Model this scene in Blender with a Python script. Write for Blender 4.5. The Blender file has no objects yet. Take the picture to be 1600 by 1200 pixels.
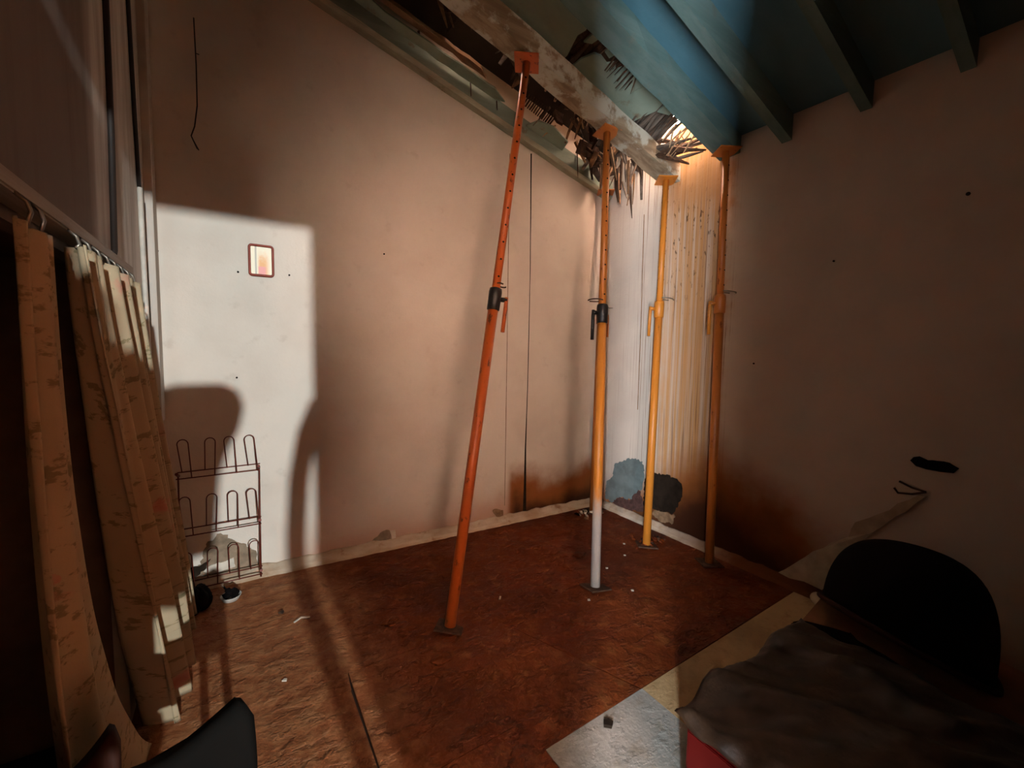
import bpy, bmesh, math, random
from mathutils import Vector, Matrix
random.seed(7)
S = bpy.context.scene
COL = S.collection

# ------------------------------------------------------------------ camera
F_PX, YAW, PITCH, ROLL, CAM_H = 660.3, math.radians(33.55), math.radians(4.45), math.radians(1.17), 1.5
CF = Vector((math.sin(YAW) * math.cos(PITCH), math.cos(YAW) * math.cos(PITCH), -math.sin(PITCH)))
_R = Vector((math.cos(YAW), -math.sin(YAW), 0)); _U = _R.cross(CF)
CR = _R * math.cos(ROLL) + _U * math.sin(ROLL)
CU = _U * math.cos(ROLL) - _R * math.sin(ROLL)
CC = Vector((0, 0, CAM_H))
cam = bpy.data.cameras.new('camera'); cam.sensor_width = 36; cam.lens = F_PX / 1600 * 36; cam.clip_start = 0.03
cam_o = bpy.data.objects.new('camera', cam); COL.objects.link(cam_o)
cam_o.matrix_world = Matrix(((CR.x, CU.x, -CF.x, CC.x), (CR.y, CU.y, -CF.y, CC.y), (CR.z, CU.z, -CF.z, CC.z), (0, 0, 0, 1)))
S.camera = cam_o

# ------------------------------------------------------------------ world, sun, lights, exposure
SKY, HALL_W, SLIT_W = 28.0, 1750.0, 112.0
w = bpy.data.worlds.new('sky'); S.world = w; w.use_nodes = True
bg = w.node_tree.nodes['Background']; bg.inputs[0].default_value = (1.0, 0.68, 0.50, 1); bg.inputs[1].default_value = SKY
# added unseen spot, stands in for daylight through the doorway behind the camera
LAMP = Vector((.55, -8.8, 3.4))
sp = bpy.data.lights.new('added_beam_spot', 'SPOT'); sp.energy = HALL_W; sp.color = (0.90, 0.98, 1.0); sp.shadow_soft_size = .08
sp.spot_size = math.radians(34); sp.spot_blend = .3
sp_o = bpy.data.objects.new('added_beam_spot', sp); COL.objects.link(sp_o); sp_o.location = LAMP
sp_o.rotation_euler = (Vector((.0, 2.0, 1.1)) - LAMP).to_track_quat('-Z', 'Y').to_euler()
# added area light, throws a cool band through the slit in left wall
ar = bpy.data.lights.new('added_slit_light', 'AREA'); ar.shape = 'RECTANGLE'; ar.size = 0.14; ar.size_y = 1.9
ar.energy = SLIT_W; ar.color = (0.84, 0.92, 1.0)
ar_o = bpy.data.objects.new('added_slit_light', ar); COL.objects.link(ar_o)
ar_o.location = (-1.51, -1.30, 1.15)
ar_o.rotation_euler = Vector((0.762, 0.648, 0)).to_track_quat('-Z', 'Y').to_euler()
S.view_settings.view_transform = 'Standard'; S.view_settings.look = 'None'
S.view_settings.exposure = 1.6; S.view_settings.gamma = 1.0; S.view_settings.use_curve_mapping = False

# ------------------------------------------------------------------ geometry of the room
XL, XR = -0.37, 3.04
BA, BB = Vector((-0.37, 3.185, 0)), Vector((3.04, 2.995, 0))       # foot of the back wall
BD = (BB - BA).normalized(); BN = Vector((BD.y, -BD.x, 0))           # along it, and into the room
if BN.y > 0: BN = -BN
SL = 0.275                                                            # roof pitch
def ray(x, y): return CF + CR * ((x - 800) / F_PX) - CU * ((y - 600) / F_PX)
def fl(x, y, z=0.0):
    d = ray(x, y); return CC + d * ((z - CC.z) / d.z)
def rw(x, y, X=XR):
    d = ray(x, y); return CC + d * ((X - CC.x) / d.x)
def bw(x, y, off=0.0):
    d = ray(x, y); return CC + d * (((BA - CC).dot(BN) + off) / d.dot(BN))
def yb(X): return BA.y + (X - BA.x) * (BB.y - BA.y) / (BB.x - BA.x)
def zc(X, z0=3.05): return z0 + SL * (3.04 - X)

# ------------------------------------------------------------------ material helper
class NT:
    def __init__(s, name, rough=0.8, metal=0.0, spec=0.3):
        s.m = bpy.data.materials.new(name); s.m.use_nodes = True; s.t = s.m.node_tree; s.n = s.t.nodes; s.l = s.t.links
        s.b = s.n['Principled BSDF']; s.b.inputs['Roughness'].default_value = rough; s.b.inputs['Metallic'].default_value = metal
        s.b.inputs['Specular IOR Level'].default_value = spec
        s._p = None
    def set(s, sock, v):
        if isinstance(v, bpy.types.NodeSocket): s.l.new(v, sock)
        elif isinstance(v, (tuple, list)):
            sock.default_value = tuple(v) if len(v) == len(sock.default_value) else (*v, 1)
        else: sock.default_value = v
    def pos(s):
        if not s._p: s._p = s.n.new('ShaderNodeNewGeometry').outputs['Position']
        return s._p
    def opos(s): return s.n.new('ShaderNodeTexCoord').outputs['Object']
    def xyz(s, v):
        n = s.n.new('ShaderNodeSeparateXYZ'); s.l.new(v, n.inputs[0]); return n.outputs
    def mapv(s, v, sc=(1, 1, 1), loc=(0, 0, 0)):
        n = s.n.new('ShaderNodeMapping'); s.l.new(v, n.inputs[0]); n.inputs['Scale'].default_value = sc; n.inputs['Location'].default_value = loc
        return n.outputs[0]
    def noise(s, v, scale, detail=4, rough=0.55):
        n = s.n.new('ShaderNodeTexNoise'); s.l.new(v, n.inputs['Vector']); n.inputs['Scale'].default_value = scale
        n.inputs['Detail'].default_value = detail; n.inputs['Roughness'].default_value = rough; return n.outputs[0]
    def voro(s, v, scale, feat='F1', out=0):
        n = s.n.new('ShaderNodeTexVoronoi'); n.feature = feat; s.l.new(v, n.inputs['Vector']); n.inputs['Scale'].default_value = scale
        return n.outputs[out]
    def M(s, op, a, b=0.0, c=0.0):
        n = s.n.new('ShaderNodeMath'); n.operation = op
        for i, v in enumerate((a, b, c)): s.set(n.inputs[i], v)
        return n.outputs[0]
    def ss(s, v, a, b, lo=0.0, hi=1.0):                                # smooth step from a to b
        n = s.n.new('ShaderNodeMapRange'); n.interpolation_type = 'SMOOTHSTEP'; s.set(n.inputs[0], v)
        if a > b: a, b, lo, hi = b, a, hi, lo
        for i, q in enumerate((a, b, lo, hi)): n.inputs[i + 1].default_value = q
        return n.outputs[0]
    def mix(s, f, a, b):
        n = s.n.new('ShaderNodeMix'); n.data_type = 'RGBA'; s.set(n.inputs[0], f); s.set(n.inputs[6], a); s.set(n.inputs[7], b)
        return n.outputs[2]
    def col(s, c): s.set(s.b.inputs['Base Color'], c); return s
    def bump(s, h, st=0.3, d=0.01):
        n = s.n.new('ShaderNodeBump'); n.inputs['Strength'].default_value = st; n.inputs['Distance'].default_value = d
        s.l.new(h, n.inputs['Height']); s.l.new(n.outputs[0], s.b.inputs['Normal']); return s
    def rgh(s, v): s.set(s.b.inputs['Roughness'], v); return s

def plaster_back():
    t = NT('plaster_back', 0.85, spec=0.15); p = t.pos(); x, y, z = t.xyz(p)
    n1 = t.noise(p, 2.2, 5); n2 = t.noise(p, 9, 5)
    c = t.mix(t.ss(n1, .35, .7), (.66, .585, .50), (.60, .52, .44))
    c = t.mix(t.M('MULTIPLY', t.ss(n2, .60, .75), .25), c, (.42, .33, .26))
    # pinkish damp low on the wall
    h = t.M('ADD', z, t.M('MULTIPLY', t.M('SUBTRACT', n1, .5), .5))
    low = t.M('MULTIPLY', t.ss(h, .38, .02), t.ss(x, .15, .5))
    c = t.mix(t.M('MULTIPLY', low, .7), c, (.40, .19, .11))
    # rust-brown damp in the corner right of the panel seam
    st = t.M('MULTIPLY', t.ss(t.M('SUBTRACT', h, t.M('MULTIPLY', t.M('SUBTRACT', x, 2.0), .10)), .46, .22), t.ss(x, 1.98, 2.05))
    c = t.mix(st, c, (.27, .095, .025))
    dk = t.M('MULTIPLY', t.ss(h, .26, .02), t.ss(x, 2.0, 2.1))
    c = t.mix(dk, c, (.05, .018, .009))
    return t.col(c).bump(t.M('ADD', n2, t.M('MULTIPLY', t.noise(p, 60, 3), .3)), .25, .012).m

def plaster_right():
    t = NT('plaster_right', 0.85, spec=0.15); p = t.pos(); x, y, z = t.xyz(p)
    n1 = t.noise(p, 2.0, 5); n2 = t.noise(p, 8, 5)
    c = t.mix(t.ss(n1, .35, .7), (.60, .54, .46), (.53, .47, .40))
    # washed-down water streaks under the roof hole
    sv = t.noise(t.mapv(p, (1, 34, .35)), 1.0, 6, .65); sv2 = t.noise(t.mapv(p, (1, 90, .8), (0, 3, 0)), 1.0, 3, .6)
    wob = t.M('ADD', y, t.M('MULTIPLY', t.M('SUBTRACT', n2, .5), .18))
    band = t.M('MULTIPLY', t.ss(wob, 1.70, 1.84), t.ss(wob, 2.45, 2.18))
    wide = t.M('MULTIPLY', t.ss(wob, 1.66, 1.80), t.ss(wob, 2.95, 2.45))
    c = t.mix(t.M('MULTIPLY', band, t.ss(sv, .32, .60, .25, 1.0)), c, (.52, .28, .11))
    c = t.mix(t.M('MULTIPLY', wide, t.ss(sv2, .56, .66, 0, .85)), c, (.20, .09, .04))
    speck = t.noise(t.mapv(p, (1, 1.3, .5), (1, 0, 0)), 26, 3, .6)
    c = t.mix(t.M('MULTIPLY', t.M('MULTIPLY', band, t.ss(z, 1.6, 2.5)), t.ss(speck, .60, .66, 0, .9)), c, (.07, .035, .02))
    top = t.M('MULTIPLY', band, t.ss(t.M('ADD', z, t.M('MULTIPLY', n2, .35)), 2.65, 3.0))
    c = t.mix(t.M('MULTIPLY', top, .8), c, (.50, .25, .10))
    # rust-brown damp rising from the floor
    lim = t.M('SUBTRACT', t.M('MULTIPLY', y, .46), .10)
    lim = t.M('MINIMUM', lim, t.M('SUBTRACT', 1.75, t.M('MULTIPLY', y, .58)))
    d = t.M('SUBTRACT', t.M('ADD', z, t.M('MULTIPLY', t.M('SUBTRACT', n1, .5), .55)), lim)
    c = t.mix(t.ss(d, .26, -.16), c, (.28, .095, .022))
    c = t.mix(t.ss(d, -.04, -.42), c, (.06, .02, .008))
    return t.col(c).bump(t.M('ADD', n2, t.M('MULTIPLY', t.noise(p, 50, 3), .3)), .3, .012).m

def plaster_left():
    t = NT('plaster_left', 0.8, spec=0.2); p = t.pos(); x, y, z = t.xyz(p)
    n = t.noise(p, 5, 5); st = t.noise(t.mapv(p, (1, 9, .8)), 1.0, 5, .6)
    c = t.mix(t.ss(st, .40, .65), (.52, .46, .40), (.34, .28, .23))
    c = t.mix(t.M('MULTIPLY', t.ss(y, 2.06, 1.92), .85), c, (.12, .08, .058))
    return t.col(c).bump(n, .35, .012).m

def floor_mat(name, a, b, hi, rough=.55, bst=.6):
    t = NT(name, rough, spec=.18); p = t.pos()
    n = t.noise(p, 3.0, 6, .6); m = t.noise(p, 11, 6, .65); f = t.noise(p, 55, 4, .6)
    c = t.mix(t.ss(n, .35, .68), a, b)
    c = t.mix(t.ss(m, .50, .70, 0, .8), c, hi)
    c = t.mix(t.ss(t.noise(t.mapv(p, (1, 1, 1), (5, 2, 0)), 1.6, 5, .6), .5, .62, 0, .6), c, tuple(v * .55 for v in a))
    c = t.mix(t.ss(f, .62, .72, 0, .35), c, tuple(v * .3 for v in a))
    if 'floor' in name:                                                 # lit-floor brightness put into the colour along the left side
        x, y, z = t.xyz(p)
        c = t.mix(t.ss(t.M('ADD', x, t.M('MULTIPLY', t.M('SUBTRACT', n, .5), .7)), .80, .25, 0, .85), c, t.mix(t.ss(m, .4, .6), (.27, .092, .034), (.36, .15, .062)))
    t.col(c).rgh(t.ss(n, .3, .7, rough - .12, rough + .25))
    b2 = t.noise(t.mapv(p, (1, 1.6, 1), (3, 1, 0)), 4.5, 7, .6)
    return t.bump(t.M('ADD', t.M('ADD', t.M('MULTIPLY', m, .8), t.ss(b2, .50, .56, 0, 1.0)), t.M('MULTIPLY', f, .2)), bst, .035).m

def wood(name, a, b, sc=(1.2, 30, 30), rough=.8, flake=None, famt=.5):
    t = NT(name, rough, spec=.2); p = t.pos()
    n = t.noise(t.mapv(p, sc), 1.0, 6, .6); k = t.noise(p, 4.5, 6, .65)
    c = t.mix(t.ss(n, .35, .65), a, b)
    if flake: c = t.mix(t.ss(k, famt - .06, famt + .04), c, flake)
    return t.col(c).bump(t.M('ADD', n, k), .4, .01).m

def fillet_right():
    t = NT('muddy_cement_fillet', .9, spec=.15); p = t.pos(); x, y, z = t.xyz(p); n = t.noise(p, 7, 5)
    c = t.mix(t.ss(n, .4, .65), (.46, .38, .30), (.34, .25, .17))
    c = t.mix(t.ss(t.M('ADD', y, t.M('MULTIPLY', t.M('SUBTRACT', n, .5), .5)), 1.95, 1.55), c, (.13, .042, .014))
    return t.col(c).bump(n, .4, .012).m

def paint(name, c1, c2, amt, rough=.5, metal=0.0, lower=None):
    t = NT(name, rough, metal, .4); o = t.opos(); x, y, z = t.xyz(o)
    n = t.noise(t.mapv(o, (1, 1, .45)), 22, 6, .65); k = t.noise(o, 70, 3)
    c = t.mix(t.ss(n, amt, amt + .08), c1, c2)
    c = t.mix(t.ss(k, .62, .75, 0, .35), c, tuple(v * .45 for v in c1))
    if lower: c = t.mix(t.ss(t.M('ADD', z, t.M('MULTIPLY', n, .35)), lower[0] + .3, lower[0]), c, lower[1])
    return t.col(c).bump(n, .15, .004).m

def plain(name, c, rough=.7, metal=0.0, spec=.3, ns=12, var=.25, bs=.2):
    t = NT(name, rough, metal, spec); o = t.opos(); n = t.noise(o, ns, 5)
    return t.col(t.mix(t.ss(n, .3, .7), c, tuple(v * (1 - var) for v in c))).bump(n, bs, .006).m

def curtain_mat():
    t = NT('floral_curtain', .85, spec=.1); p = t.pos(); x, y, z = t.xyz(p)
    q = t.mapv(p, (0, 7, 5)); wob = t.noise(p, 14, 3)
    n = t.n.new('ShaderNodeVectorMath'); n.operation = 'ADD'; t.l.new(q, n.inputs[0])
    s = t.n.new('ShaderNodeVectorMath'); s.operation = 'SCALE'; t.l.new(wob, s.inputs[0]); s.inputs['Scale'].default_value = .55; t.l.new(s.outputs[0], n.inputs[1])
    d = t.voro(n.outputs[0], 1.0); cidx = t.n.new('ShaderNodeSeparateColor'); t.l.new(t.voro(n.outputs[0], 1.0, 'F1', 1), cidx.inputs[0])
    leaf = t.noise(t.mapv(p, (1, 34, 22)), 1.0, 4, .7)
    c = t.mix(t.noise(p, 6, 3), (.46, .36, .23), (.36, .275, .17))
    c = t.mix(t.ss(leaf, .55, .63, 0, .7), c, (.15, .12, .05))
    ros = t.M('MULTIPLY', t.ss(d, .40, .26), t.ss(cidx.outputs[0], .48, .52))
    c = t.mix(t.M('MULTIPLY', ros, .8), c, t.mix(t.ss(d, .05, .30), (.40, .07, .05), (.48, .20, .14)))
    t.col(c).bump(t.noise(p, 240, 2), .15, .002)
    t.b.inputs['Subsurface Weight'].default_value = 0.0
    return t.m

MAT = dict(
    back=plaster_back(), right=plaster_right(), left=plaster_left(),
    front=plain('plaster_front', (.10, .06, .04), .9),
    hall=plain('added_hall_paint', (.50, .27, .15), .9),  # warm colour tints the light bounced out of the added hall
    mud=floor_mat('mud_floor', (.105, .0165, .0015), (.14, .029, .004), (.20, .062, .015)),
    slab=floor_mat('slab_floor', (.118, .023, .004), (.16, .040, .008), (.22, .080, .024)),
    concrete=floor_mat('concrete_strip', (.28, .265, .23), (.34, .315, .28), (.20, .17, .13), .7, .22),
    concrete2=floor_mat('brown_concrete_strip', (.38, .245, .115), (.43, .285, .14), (.30, .175, .075), .7, .2),
    under=plain('floor_bed', (.03, .014, .008), .9),
    fillet=wood('cement_fillet', (.50, .40, .30), (.36, .24, .15), (3, 3, 12), .9, (.30, .17, .10), .64),
    fillet_right=fillet_right(),
    ceil=wood('teal_board', (.085, .19, .235), (.07, .165, .205), (.8, 6, 6), .7),
    ceil_pale=wood('pale_green_board', (.26, .325, .26), (.22, .28, .22), (2, 4, 4), .75, (.21, .17, .11), .66),
    beam_teal=wood('teal_beam', (.115, .185, .175), (.085, .15, .14), (1.2, 18, 18), .7, (.12, .16, .14), .66),
    beam_old=wood('worn_beam', (.33, .26, .17), (.20, .14, .085), (1.2, 26, 26), .85, (.44, .43, .36), .53),
    ledger=wood('green_ledger', (.22, .265, .215), (.17, .21, .17), (1.2, 16, 16), .8, (.17, .12, .07), .68),
    strip=wood('pale_edge_strip', (.36, .35, .26), (.28, .26, .19), (1.5, 16, 16), .85, (.14, .10, .06), .66),
    rot=wood('rotten_wood', (.085, .045, .025), (.035, .018, .011), (30, 30, 5), .9),
    reed=wood('weathered_reed', (.17, .13, .10), (.07, .05, .038), (20, 6, 20), .85),
    straw=wood('pale_splinter', (.50, .34, .20), (.30, .17, .09), (20, 20, 5), .8),
    roof=plain('roof_underside', (.035, .02, .013), .95),
    brownedge=wood('bare_board_edge', (.24, .14, .07), (.15, .08, .04), (1.2, 26, 26), .85),
    orange=paint('orange_prop_paint', (.43, .085, .012), (.12, .025, .008), .57, .45),
    amber=paint('amber_prop_paint', (.56, .19, .022), (.27, .07, .012), .63, .42),
    amber2=paint('amber_prop_paint_worn', (.56, .19, .022), (.27, .07, .012), .66, .42, lower=(.55, (.42, .37, .32))),
    amber3=paint('brown_amber_prop_paint', (.44, .13, .018), (.18, .045, .010), .60, .45),
    hole=plain('pin_hole_dark', (.012, .006, .004), .9),
    blacksteel=plain('blackened_steel', (.018, .014, .012), .45, .3, .5, 40, .5, .6),
    wire=plain('galvanised_wire', (.30, .26, .21), .4, .8),
    rusty=plain('rusty_plate', (.10, .05, .028), .8, .2, .3, 30, .6, .6),
    rackwire=plain('brown_rack_wire', (.13, .022, .012), .5, .2),
    whitepaint=plain('white_conduit', (.60, .54, .46), .6),
    cable=plain('black_cable', (.02, .013, .010), .6),
    board=wood('grey_pelmet_board', (.40, .34, .28), (.28, .22, .17), (30, 1.5, 30), .8),
    dark=plain('niche_dark', (.16, .10, .07), .9),
    cloth=curtain_mat(),
    frame=plain('red_picture_frame', (.26, .035, .014), .4),
    blackpl=plain('black_plastic', (.007, .006, .005), .8, 0, .06, 6, .3, .05),
    blackmat=plain('black_matte', (.006, .005, .005), .9, 0, .05),
    brownpl=plain('brown_leather', (.035, .012, .007), .7, 0, .12),
    legw=plain('dark_chair_leg', (.03, .016, .01), .5),
    red=plain('red_plastic', (.075, .002, .0015), .4, 0, .4, 4, .15, .02),
    tarp=plain('brown_tarpaulin', (.030, .016, .008), .5, 0, .3, 16, .6, .9),
    cardboard=plain('brown_board', (.24, .105, .05), .8),
    chip=plain('white_chip', (.66, .58, .48), .9),
    greyplaster=plain('exposed_grey_render', (.30, .22, .15), .95, 0, .1, 18, .4, .7),
    teal_patch=plain('exposed_teal_paint', (.17, .21, .205), .9, 0, .1, 9, .35, .4),
    dkpatch=plain('exposed_dark_render', (.026, .017, .011), .95, 0, .1, 14, .5, .8),
    tanpatch=plain('exposed_tan_render', (.30, .18, .10), .95, 0, .1, 20, .45, .8),
    brick=plain('damp_brick', (.10, .05, .042), .95, 0, .1, 30, .4, .8),
    bowl=plain('white_bowl', (.60, .56, .50), .35),
    palesheet=plain('peeling_pale_sheet', (.47, .38, .27), .9, 0, .1, 10, .3, .5),
    door=wood('brown_door', (.20, .11, .06), (.14, .07, .04), (20, 20, 2), .6),
)

# ------------------------------------------------------------------ mesh helpers
def link(o, parent=None):
    COL.objects.link(o)
    if parent: o.parent = parent
    return o
def mesh(name, V, F, m, parent=None, smooth=False, bevel=0.0):
    me = bpy.data.meshes.new(name)
    off = Vector(parent['o_']) if parent is not None and 'o_' in parent else Vector((0, 0, 0))
    me.from_pydata([tuple(Vector(v) - off) for v in V], [], F); me.update()
    bm = bmesh.new(); bm.from_mesh(me); bmesh.ops.recalc_face_normals(bm, faces=bm.faces)
    if bevel > 0:
        bmesh.ops.bevel(bm, geom=list(bm.edges), offset=bevel, segments=2, affect='EDGES', clamp_overlap=True)
    bm.to_mesh(me); bm.free()
    if m: me.materials.append(MAT[m] if isinstance(m, str) else m)
    if smooth:
        for p in me.polygons: p.use_smooth = True
    return link(bpy.data.objects.new(name, me), parent)
def thing(name, label, cat, loc=(0, 0, 0), group=None):
    o = bpy.data.objects.new(name, None); COL.objects.link(o); o.location = loc; o.empty_display_size = .1
    o['o_'] = tuple(loc); return tag(o, label, cat, group)
def tag(o, label, cat, group=None, kind=None):
    o['label'] = label
    if cat: o['category'] = cat
    if group: o['group'] = group
    if kind: o['kind'] = kind
    return o
def struct(o, label=None):
    o['kind'] = 'structure'
    if label: o['label'] = label
    return o
class MB:
    def __init__(s): s.V = []; s.F = []
    def add(s, V, F):
        b = len(s.V); s.V += [Vector(v) for v in V]; s.F += [tuple(i + b for i in f) for f in F]; return s
    def box(s, x0, x1, y0, y1, z0, z1):
        V = [(x, y, z) for z in (z0, z1) for y in (y0, y1) for x in (x0, x1)]
        return s.add(V, [(0, 1, 3, 2), (4, 5, 7, 6), (0, 1, 5, 4), (2, 3, 7, 6), (0, 2, 6, 4), (1, 3, 7, 5)])
    def prism(s, poly, d):                                              # polygon of 3-D points pushed along d
        n = len(poly); d = Vector(d); P = [Vector(p) for p in poly]
        V = P + [p + d for p in P]
        return s.add(V, [tuple(range(n)), tuple(range(2 * n - 1, n - 1, -1))] + [(i, (i + 1) % n, (i + 1) % n + n, i + n) for i in range(n)])
    def tube(s, pts, r, k=8, cap=True, closed=False):
        P = [Vector(p) for p in pts]; n = len(P); rr = r if isinstance(r, (list, tuple)) else [r] * n
        V = []; ref = None
        for i in range(n):
            a = P[(i - 1) % n] if (closed or i) else P[i]; b = P[(i + 1) % n] if (closed or i < n - 1) else P[i]
            t = (b - a).normalized()
            if ref is None:
                ref = t.orthogonal().normalized()
            ref = (ref - t * ref.dot(t)).normalized(); q = t.cross(ref)
            V += [P[i] + (ref * math.cos(2 * math.pi * j / k) + q * math.sin(2 * math.pi * j / k)) * rr[i] for j in range(k)]
        F = []
        for i in range(n if closed else n - 1):
            for j in range(k):
                a, b = i * k, ((i + 1) % n) * k
                F.append((a + j, a + (j + 1) % k, b + (j + 1) % k, b + j))
        if cap and not closed: F += [tuple(range(k))[::-1], tuple(range((n - 1) * k, n * k))]
        return s.add(V, F)
    def lathe(s, prof, k=24, c=(0, 0, 0)):
        c = Vector(c); n = len(prof)
        V = [c + Vector((r * math.cos(2 * math.pi * j / k), r * math.sin(2 * math.pi * j / k), z)) for r, z in prof for j in range(k)]
        F = [(i * k + j, i * k + (j + 1) % k, (i + 1) * k + (j + 1) % k, (i + 1) * k + j) for i in range(n - 1) for j in range(k)]
        F += [tuple(range(k))[::-1], tuple(range((n - 1) * k, n * k))]
        return s.add(V, F)
    def build(s, name, m, parent=None, smooth=False, bevel=0.0): return mesh(name, s.V, s.F, m, parent, smooth, bevel)
def seal(m):                                                            # walls reach down past the floor bed: no light creeps under them
    for v in m.V:
        if abs(v.z) < 1e-6: v.z = -.05
    return m
def ragged(poly, amp, step):                                            # break straight 2-D edges into jagged ones
    out = []
    for i in range(len(poly)):
        a, b = Vector(poly[i]), Vector(poly[(i + 1) % len(poly)]); n = max(1, int((b - a).length / step))
        for k in range(n):
            p = a.lerp(b, k / n)
            if k: p = p + Vector([random.uniform(-amp, amp) for _ in p])
            out.append(p)
    return out

# ================================================================== SETTING
# ---- floor
fb = struct(MB().box(-2.4, 3.3, -9.2, 3.4, -.06, -.012).build('floor', 'under'), 'reddish brown mud-covered slab floor')
def floor_slab(poly, m):
    o = MB().prism([(x, y, -.012) for x, y in poly], (0, 0, .012)).build('floor_slab', m, fb); return o
g = .0022
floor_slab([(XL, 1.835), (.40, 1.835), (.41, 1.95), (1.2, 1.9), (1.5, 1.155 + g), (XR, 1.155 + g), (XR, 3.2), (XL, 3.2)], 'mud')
floor_slab([(XL, 1.30), (.40 - g, 1.30), (.40 - g, 1.835 - g), (XL, 1.835 - g)], 'slab')
floor_slab([(XL, -.8), (.95, -.8), (.95, 1.30 - g), (XL, 1.30 - g)], 'slab')
floor_slab([(.40 + g, 1.30), (.95, 1.30), (.95, 1.155), (1.49, 1.155), (1.199, 1.899), (.41 + g, 1.948)], 'slab')
floor_slab([(.95 + g, -.8), (1.5, -.8), (1.5, 1.155 - g), (.95 + g, 1.155 - g)], 'concrete')
floor_slab([(1.5 + g, -.8), (XR, -.8), (XR, 1.155 - g), (1.5 + g, 1.155 - g)], 'concrete2')
# ---- walls
def wall_poly(name, a, b, za, zb, thick, m, label):                      # vertical sheet over a floor line
    n = Vector(((b - a).y, -(b - a).x, 0)).normalized(); 
    P = [a, b, b + Vector((0, 0, zb)), a + Vector((0, 0, za))]
    return struct(seal(MB().prism(P, n * thick)).build(name, m), label)
wbk = wall_poly('wall_back', Vector((-.45, yb(-.45), 0)), Vector((3.3, yb(3.3), 0)), 4.32, 3.28, -.15, 'back', 'cream plastered back wall with damp stains')
wrt = struct(MB().box(XR, XR + .16, -.95, 3.2, -.05, 3.35).build('wall_right', 'right'), 'cream plastered right wall streaked with brown water stains')
m = MB(); x0, x1 = XL - .04, XL
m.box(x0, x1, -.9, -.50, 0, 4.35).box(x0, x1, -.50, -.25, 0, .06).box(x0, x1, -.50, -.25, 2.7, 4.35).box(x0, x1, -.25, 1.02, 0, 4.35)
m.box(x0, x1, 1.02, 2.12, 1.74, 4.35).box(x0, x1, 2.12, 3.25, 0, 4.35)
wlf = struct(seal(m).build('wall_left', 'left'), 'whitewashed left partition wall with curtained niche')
m = MB(); m.box(-.75, x0, .95, .98, 0, 1.8).box(-.75, x0, 2.16, 2.19, 0, 1.8).box(-.78, -.75, .95, 2.19, 0, 1.8).box(-.78, x0, .95, 2.19, 1.78, 1.82)
struct(seal(m).build('wall_niche', 'dark'), 'dark inside of the curtained niche')
m = MB(); m.box(-.37, -.30, -.9, -.8, 0, 4.3).box(.487, XR, -.9, -.8, 0, 4.1).box(-.30, .487, -.9, -.8, 2.655, 4.3)
struct(seal(m).build('wall_front', 'front'), 'plastered front wall with the doorway')
HY = -9.0
m = MB(); m.box(-.68, -.60, HY, -7.5, 0, 3.7).box(-.68, -.60, -1.6, -.9, 0, 3.7).box(-.68, -.60, -7.5, -1.6, 0, 1.95).box(-.68, -.60, -7.5, -1.6, 3.0, 3.7)  # added unseen hall; its long high opening lets sky light in
m.box(1.3, 1.38, HY, -.9, 0, 3.7).box(-.68, 1.38, HY, -.9, 3.6, 3.7)
m.box(-.68, 1.38, HY - .08, HY, 0, 3.7).box(-.68, -.37, -.95, -.9, 0, 3.7)
struct(seal(m).build('wall_added_hall', 'hall'), 'added terracotta hall shaping the light behind the doorway')
m = MB(); m.box(-2.3, -2.25, -1.8, .2, 0, 3).box(-2.3, -.69, -1.85, -1.8, 0, 3).box(-2.3, -.42, .2, .25, 0, 3).box(-2.3, -.38, -1.85, .25, 2.9, 3).box(-.73, -.69, -1.8, -.9, 0, 3).box(-.73, -.42, -.96, -.9, 0, 3)  # added box around the area light, keeps sky out of the slit
struct(seal(m).build('wall_added_light_box', 'front'), 'added closed box around the slit light')

# ---- skirtings: rough cement fillets
def fillet(name, a, b, n_in, h, dpt, m, label):
    V = []; F = []; N = 70
    for i in range(N + 1):
        p = a.lerp(b, i / N); hh = h * (1 + .12 * math.sin(i * 1.7) * math.sin(i * .43)) * random.uniform(.93, 1.07); dd = dpt * random.uniform(.94, 1.06)
        V += [p, p + n_in * dd, p + n_in * dd * .75 + Vector((0, 0, hh * .45)), p + n_in * .012 + Vector((0, 0, hh)), p + Vector((0, 0, hh))]
    for i in range(N):
        for j in range(5): F.append((i * 5 + j, i * 5 + (j + 1) % 5, i * 5 + 5 + (j + 1) % 5, i * 5 + 5 + j))
    F += [tuple(range(5)), tuple(range(N * 5, N * 5 + 5))]
    return struct(mesh(name, V, F, m), label)
fillet('baseboard_back', BA, BB, BN, .055, .085, 'fillet', 'rough pale cement skirting along back wall')
fillet('baseboard_right', Vector((XR, 2.98, 0)), Vector((XR, -.3, 0)), Vector((-1, 0, 0)), .05, .075, 'fillet_right', 'rough cement skirting along right wall')

# ---- plaster losses on the walls
def patch(name, pts, m, parent, n_in, t=.005, amp=.010, step=.018):
    P = [Vector(p) - n_in * .001 for p in pts]
    d1 = (P[1] - P[0]).normalized(); d1 = Vector((0, 0, 1)).cross(n_in).normalized()
    o = P[0]; two = [((p - o).dot(d1), (p - o).z) for p in P]
    two = ragged(two, amp, step)
    return MB().prism([o + d1 * q[0] + Vector((0, 0, q[1])) for q in two], n_in * t).build(name, m, parent)
RN = Vector((-1, 0, 0))
B_ = lambda L: [bw(*q) for q in L]
R_ = lambda L: [rw(*q) for q in L]
patch('bare_patch', B_([(300, 898), (318, 872), (322, 850), (345, 833), (362, 842), (385, 850), (402, 866), (405, 882), (428, 888), (424, 894), (350, 900)]), 'greyplaster', wbk, BN)
patch('dark_crack', B_([(280, 905), (288, 892), (312, 884), (330, 872), (322, 890), (300, 905)]), 'dkpatch', wbk, BN, .008)
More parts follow.
